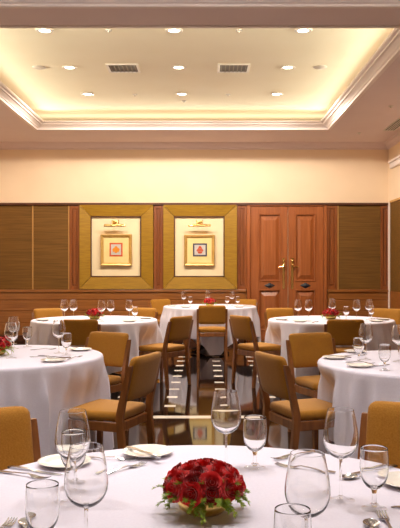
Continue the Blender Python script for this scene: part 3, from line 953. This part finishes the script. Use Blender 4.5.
def knife_mesh():
    mb = MB()
    prev = None
    for (y, a, b, h) in ((0, -.005, .005, .004), (.004, -.0075, .0075, .006), (.05, -.007, .007, .0065), (.09, -.005, .005, .005), (.1, -.006, .008, .0025), (.13, -.005, .011, .002), (.17, -.005, .0115, .0018), (.195, -.005, .008, .0015), (.206, -.004, -.001, .0012)):
        ring = [mb.bm.verts.new(p) for p in ((a, y, .0008), (b, y, .0008), (b, y, .0008 + h), (a, y, .0008 + h))]
        if prev:
            for i in range(4): mb.bm.faces.new((prev[i], prev[(i + 1) % 4], ring[(i + 1) % 4], ring[i]))
        else: mb.bm.faces.new(ring[::-1])
        prev = ring
    mb.bm.faces.new(prev)
    mb.apply(lambda v: (v.x, v.y - .103, v.z))
    return mb.mesh('knife', M['silver'], angle=30)
def spoon_mesh():
    mb = MB()
    prev = None
    N = 26
    rows_ = []
    for i in range(N + 1):
        y = .19 * i / N
        if y < .13: w = .0035 + .005 * max(0, 1 - y / .05); z = .002 + .006 * math.sin(PI * y / .13) ; dep = 0
        else:
            q = (y - .13) / .06
            w = .0035 + .0165 * math.sin(PI * min(1, q * .96 + .02)) ** .6; z = .007; dep = .007 * math.sin(PI * q)
        if i == N: w = .002
        rows_.append([mb.bm.verts.new((w * s, y, z - dep * (1 - s * s) )) for s in (-1, -.6, 0, .6, 1)] )
    low = [[mb.bm.verts.new(v.co - Vector((0, 0, .0014))) for v in r] for r in rows_]
    for i in range(N):
        for j in range(4):
            mb.bm.faces.new((rows_[i][j], rows_[i][j + 1], rows_[i + 1][j + 1], rows_[i + 1][j]))
            mb.bm.faces.new((low[i][j], low[i + 1][j], low[i + 1][j + 1], low[i][j + 1]))
        for j in (0, 4):
            mb.bm.faces.new((rows_[i][j], rows_[i + 1][j], low[i + 1][j], low[i][j]))
    for i in (0, N):
        for j in range(4): mb.bm.faces.new((rows_[i][j], rows_[i][j + 1], low[i][j + 1], low[i][j]))
    mb.apply(lambda v: (v.x, v.y - .095, v.z + .001))
    return mb.mesh('spoon', M['silver'], angle=60)
FORK, KNIFE, SPOON = fork_mesh(), knife_mesh(), spoon_mesh()
CUT = {'fork': FORK, 'knife': KNIFE, 'spoon': SPOON}
def cutlery(kind, hx, hy, tx, ty, label, z=TZ):
    """head at (hx, hy), tail toward (tx, ty)"""
    d = Vector((hx - tx, hy - ty)); d.normalize()
    half = {'fork': .097, 'knife': .103, 'spoon': .095}[kind]
    c = Vector((hx, hy)) - d * half
    o = link(kind, CUT[kind], None, None, (c.x, c.y, z + .0008), math.atan2(-d.x, d.y))
    return tag(o, label, kind, 'silver cutlery')
plate(-.187, 2.54, 'white side plate with a knife across it, left behind the roses on the nearest table')
plate(-.44, 2.41, 'white side plate behind the tall glasses by the left chair, nearest table')
plate(.59, 2.19, 'white side plate at the right edge of the nearest table by the ochre chair')
k1 = cutlery('knife', -.262, 2.585, -.17, 2.46, 'silver knife resting across the side plate left behind the roses', TZ + .016)
cutlery('fork', -.455, 2.235, -.60, 2.31, 'silver fork left of the tall glasses on the nearest table, near the rim')
cutlery('knife', -.425, 2.285, -.56, 2.35, 'silver knife beside the fork near the left rim of the nearest table')
cutlery('fork', -.188, 2.415, -.323, 2.26, 'silver fork pointing at the roses, left of the rose bowl')
cutlery('fork', -.215, 2.455, -.41, 2.50, 'silver fork just in front of the side plate left behind the roses')
cutlery('fork', .224, 2.46, .34, 2.55, 'silver fork behind the short goblet right of the roses')
cutlery('fork', .228, 2.40, .371, 2.325, 'silver fork right of the goblet, passing behind the front tall glass')
cutlery('knife', .43, 2.28, .56, 2.36, 'silver knife behind the goblet at the right of the nearest table')
cutlery('spoon', .40, 2.24, .55, 2.29, 'silver spoon behind the goblet at the right of the nearest table')
cutlery('fork', .45, 1.93, .44, 1.74, 'silver fork with upright tines at the bottom right corner')
cutlery('spoon', .41, 1.87, .385, 1.70, 'silver spoon beside the fork at the bottom right corner')
cutlery('knife', .487, 1.98, .62, 1.96, 'silver knife at the right edge below the ochre chair')
cutlery('spoon', -.437, 1.88, -.405, 1.69, 'silver spoon seen through the goblet at the bottom left corner')
cutlery('fork', -.47, 1.875, -.49, 1.68, 'silver fork at the bottom left corner of the nearest table')
# middle tables
plate(-1.0, 5.06, 'white side plate with a knife at the front right of the middle left table')
cutlery('knife', -1.07, 5.02, -.95, 5.10, 'silver knife on the front plate of the middle left table', TZ + .016)
plate(-.93, 5.74, 'white side plate at the rear right of the middle left table')
cutlery('fork', -1.03, 5.24, -1.2, 5.30, 'silver fork behind the front plate of the middle left table')
cutlery('knife', -.98, 5.29, -1.15, 5.36, 'silver knife behind the front plate of the middle left table')
cutlery('fork', -.86, 5.34, -.92, 5.17, 'silver fork at the right rim of the middle left table')
cutlery('fork', -1.13, 5.82, -1.3, 5.75, 'silver fork behind the tall glass on the middle left table')
plate(.90, 5.22, 'white side plate at the left rim of the middle right table')
plate(.985, 4.79, 'white side plate at the front left of the middle right table')
plate(1.12, 5.60, 'white side plate at the rear of the middle right table')
cutlery('knife', .86, 5.27, .95, 5.16, 'silver knife lying on the left plate of the middle right table', TZ + .016)
cutlery('fork', 1.11, 4.93, 1.0, 4.99, 'silver fork behind the front plate of the middle right table')
cutlery('knife', 1.2, 4.9, 1.08, 4.80, 'silver knife right of the front plate of the middle right table')
cutlery('fork', 1.16, 5.42, 1.0, 5.36, 'silver fork behind the goblet on the middle right table')
# rear tables
for t, spec in (('backleft', ((200, 'at the left end'), (262, 'at the front below the roses'), (318, 'at the front right'), (10, 'at the right end'))),
                ('backright', ((190, 'at the left end'), (226, 'at the front left'), (318, 'at the front right'), (352, 'at the right end'))),
                ('far', ((185, 'at the left end'), (232, 'at the front left'), (318, 'at the front right'), (355, 'at the right end')))):
    cx, cy = TABLES[t]
    for deg, w in spec:
        a = math.radians(deg)
        plate(cx + .62 * math.cos(a), cy + .62 * math.sin(a), 'white side plate %s of %s' % (w, SHORT[t]))
        if t != 'far':
            b = a + .3
            cutlery('fork', cx + .5 * math.cos(b), cy + .5 * math.sin(b), cx + .7 * math.cos(b), cy + .7 * math.sin(b), 'silver fork beside the plate %s of %s' % (w, SHORT[t]))

# ------------------------------------------------------------------ rose bowls
def rose_mesh(seed, m):
    rnd = random.Random(seed)
    mb = MB()
    rad = .027
    layers = [(.006, .9, 2, .020), (.011, .78, 3, .0205), (.016, .62, 4, .0195), (.021, .42, 5, .017), (.026, .15, 5, .013)]
    for li, (r, up, n, h) in enumerate(layers):
        for i in range(n):
            a0 = 2 * PI * i / n + li * .7 + rnd.uniform(-.15, .15)
            wid = 2 * PI / n * .72
            nu, nv = 7, 5
            g = []
            for u in range(nu):
                row = []
                for v in range(nv):
                    tu = u / (nu - 1) * 2 - 1; tv = v / (nv - 1)
                    ang = a0 + tu * wid
                    # petal cups outward then curls at lip
                    rr = r * (.35 + .65 * math.sin(tv * PI * .5) ** .8) + (.004 * li * .5) * max(0, tv - .75) * 4 * (1 - .3 * abs(tu))
                    rr *= 1 - .10 * abs(tu) + (.02 * tu)
                    z = -.012 + (h + .012) * tv * (1 - .22 * tu * tu * tv) - (.006 * (li >= 3)) * max(0, tv - .8) * 5
                    row.append(mb.bm.verts.new((rr * math.cos(ang), rr * math.sin(ang), z)))
                g.append(row)
            for u in range(nu - 1):
                for v in range(nv - 1):
                    mb.bm.faces.new((g[u][v], g[u + 1][v], g[u + 1][v + 1], g[u][v + 1]))
    # base of the bud
    mb.lathe([(0, -.02), (.012, -.018), (.02, -.008), (.018, .004), (.008, .01), (0, .011)], 14)
    me = mb.mesh('rose', m, angle=80)
    return me
ROSES = [rose_mesh(s, M['rose'] if s % 3 else M['rose_deep']) for s in range(1, 7)]
def sprig_mesh(seed, length, droop):
    rnd = random.Random(seed)
    mb = MB()
    pts = []
    n = 12
    for i in range(n + 1):
        t = i / n
        pts.append(Vector((0, length * t * (1 - .25 * droop * t), .018 * math.sin(t * PI * .5) - droop * length * .45 * t * t)))
    mb.tube(pts, [.0011 * (1 - .7 * i / n) for i in range(n + 1)], 5)
    for i in range(1, n + 1):
        for s in (-1, 1, -.4, .4):
            for q in range(2):
                p = pts[i] + (pts[i - 1] - pts[i]) * rnd.random()
                l = (.018 - .008 * i / n) * rnd.uniform(.7, 1.2)
                d = Vector((s * rnd.uniform(.6, 1), rnd.uniform(.5, 1.0), rnd.uniform(-.5, .4))).normalized()
                side = d.cross(Vector((rnd.uniform(-.4, .4), 0, 1))).normalized() * .0016
                a, b = p, p + d * l
                mid = p + d * l * .5
                mb.bm.faces.new([mb.bm.verts.new(v) for v in (a, mid + side, b, mid - side)])
    return mb.mesh('fern_sprig', M['leaf'], smooth=False)
SPR = [sprig_mesh(s, .055 + .006 * s, .35 + .2 * (s % 3)) for s in range(5)]
def bouquet(key, label, first=None):
    x, y = TABLES[key]
    t = thing('rose_bowl', label, 'flower arrangement', (x, y, TZ + .0005), group='red rose centrepieces')
    # brass bowl
    MB().lathe([(0, 0), (.034, 0), (.048, .004), (.063, .016), (.068, .03), (.065, .042), (.060, .048), (.058, .048), (.063, .041), (.065, .03), (.060, .018), (.046, .008), (0, .006)], 40).build('bowl', M['bowl'], t, angle=60)
    MB().lathe([(0, .02), (.05, .03), (.052, .046), (.04, .066), (.022, .08), (0, .085)], 20).build('foam', M['leaf'], t)
    rnd = random.Random(11)
    i = 0
    for (el, n, off) in ((90, 1, 0), (60, 6, .3), (33, 10, .0), (8, 12, .2)):
        for q in range(n):
            a = 2 * PI * q / n + off + rnd.uniform(-.08, .08)
            e = math.radians(el + rnd.uniform(-5, 5))
            d = Vector((math.cos(e) * math.cos(a), math.cos(e) * math.sin(a), math.sin(e)))
            p = Vector((.086 * d.x, .086 * d.y, .064 + .050 * d.z))
            o = link('rose', ROSES[i % 6], None, t, p); i += 1
            nrm = Vector((d.x / .08, d.y / .08, d.z / .06)).normalized()
            o.rotation_mode = 'QUATERNION'
            o.rotation_quaternion = nrm.to_track_quat('Z', 'Y') @ Quaternion((0, 0, 1), rnd.uniform(0, 6))
            s = rnd.uniform(.9, 1.08)
            o.scale = (s, s, s)
    for q in range(46):
        a = 2 * PI * q / 46 + rnd.uniform(-.1, .1)
        r0 = rnd.uniform(.05, .066)
        z = rnd.uniform(.042, .062)
        o = link('fern_sprig', SPR[q % 5], None, t, (r0 * math.cos(a), r0 * math.sin(a), z))
        o.rotation_euler = (rnd.uniform(-.5, .1), rnd.uniform(-.3, .3), a - PI / 2 + rnd.uniform(-.4, .4))
    for q in range(9):
        a = rnd.uniform(0, 2 * PI); e = rnd.uniform(.2, .8)
        d = Vector((math.cos(e) * math.cos(a), math.cos(e) * math.sin(a), math.sin(e)))
        o = link('fern_sprig', SPR[q % 5], None, t, Vector((.052 * d.x, .052 * d.y, .05 + .03 * d.z)))
        o.rotation_euler = (e * .9, 0, a - PI / 2)
    return t
b0 = bouquet('front', 'large bowl of dark red roses and fern on the nearest table')
def copy_bouquet(key, label, rz):
    x, y = TABLES[key]
    copy_tree(b0, (x, y, TZ + .0005), rz, label)
copy_bouquet('midleft', 'bowl of red roses at the left border on the middle left table', 1.0)
copy_bouquet('backleft', 'bowl of red roses on the rear left table by the wainscot', 2.0)
copy_bouquet('backright', 'bowl of red roses on the rear table before the double door', 3.0)
copy_bouquet('far', 'bowl of red roses on the farthest table below the gold frames', 4.0)

# ------------------------------------------------------------------ world and view
w = bpy.data.worlds.new('world'); sc.world = w
w.use_nodes = True
w.node_tree.nodes['Background'].inputs['Color'].default_value = (1, .9, .8, 1)
w.node_tree.nodes['Background'].inputs['Strength'].default_value = .02
sc.view_settings.view_transform = 'Standard'
sc.view_settings.look = 'None'
sc.view_settings.exposure = 0.0
sc.view_settings.gamma = 1.0
sc.view_settings.use_curve_mapping = False
cy = sc.cycles
cy.use_denoising = True
cy.max_bounces = 16; cy.transmission_bounces = 16; cy.transparent_max_bounces = 16
cy.diffuse_bounces = 5; cy.glossy_bounces = 6
cy.sample_clamp_indirect = 8.0
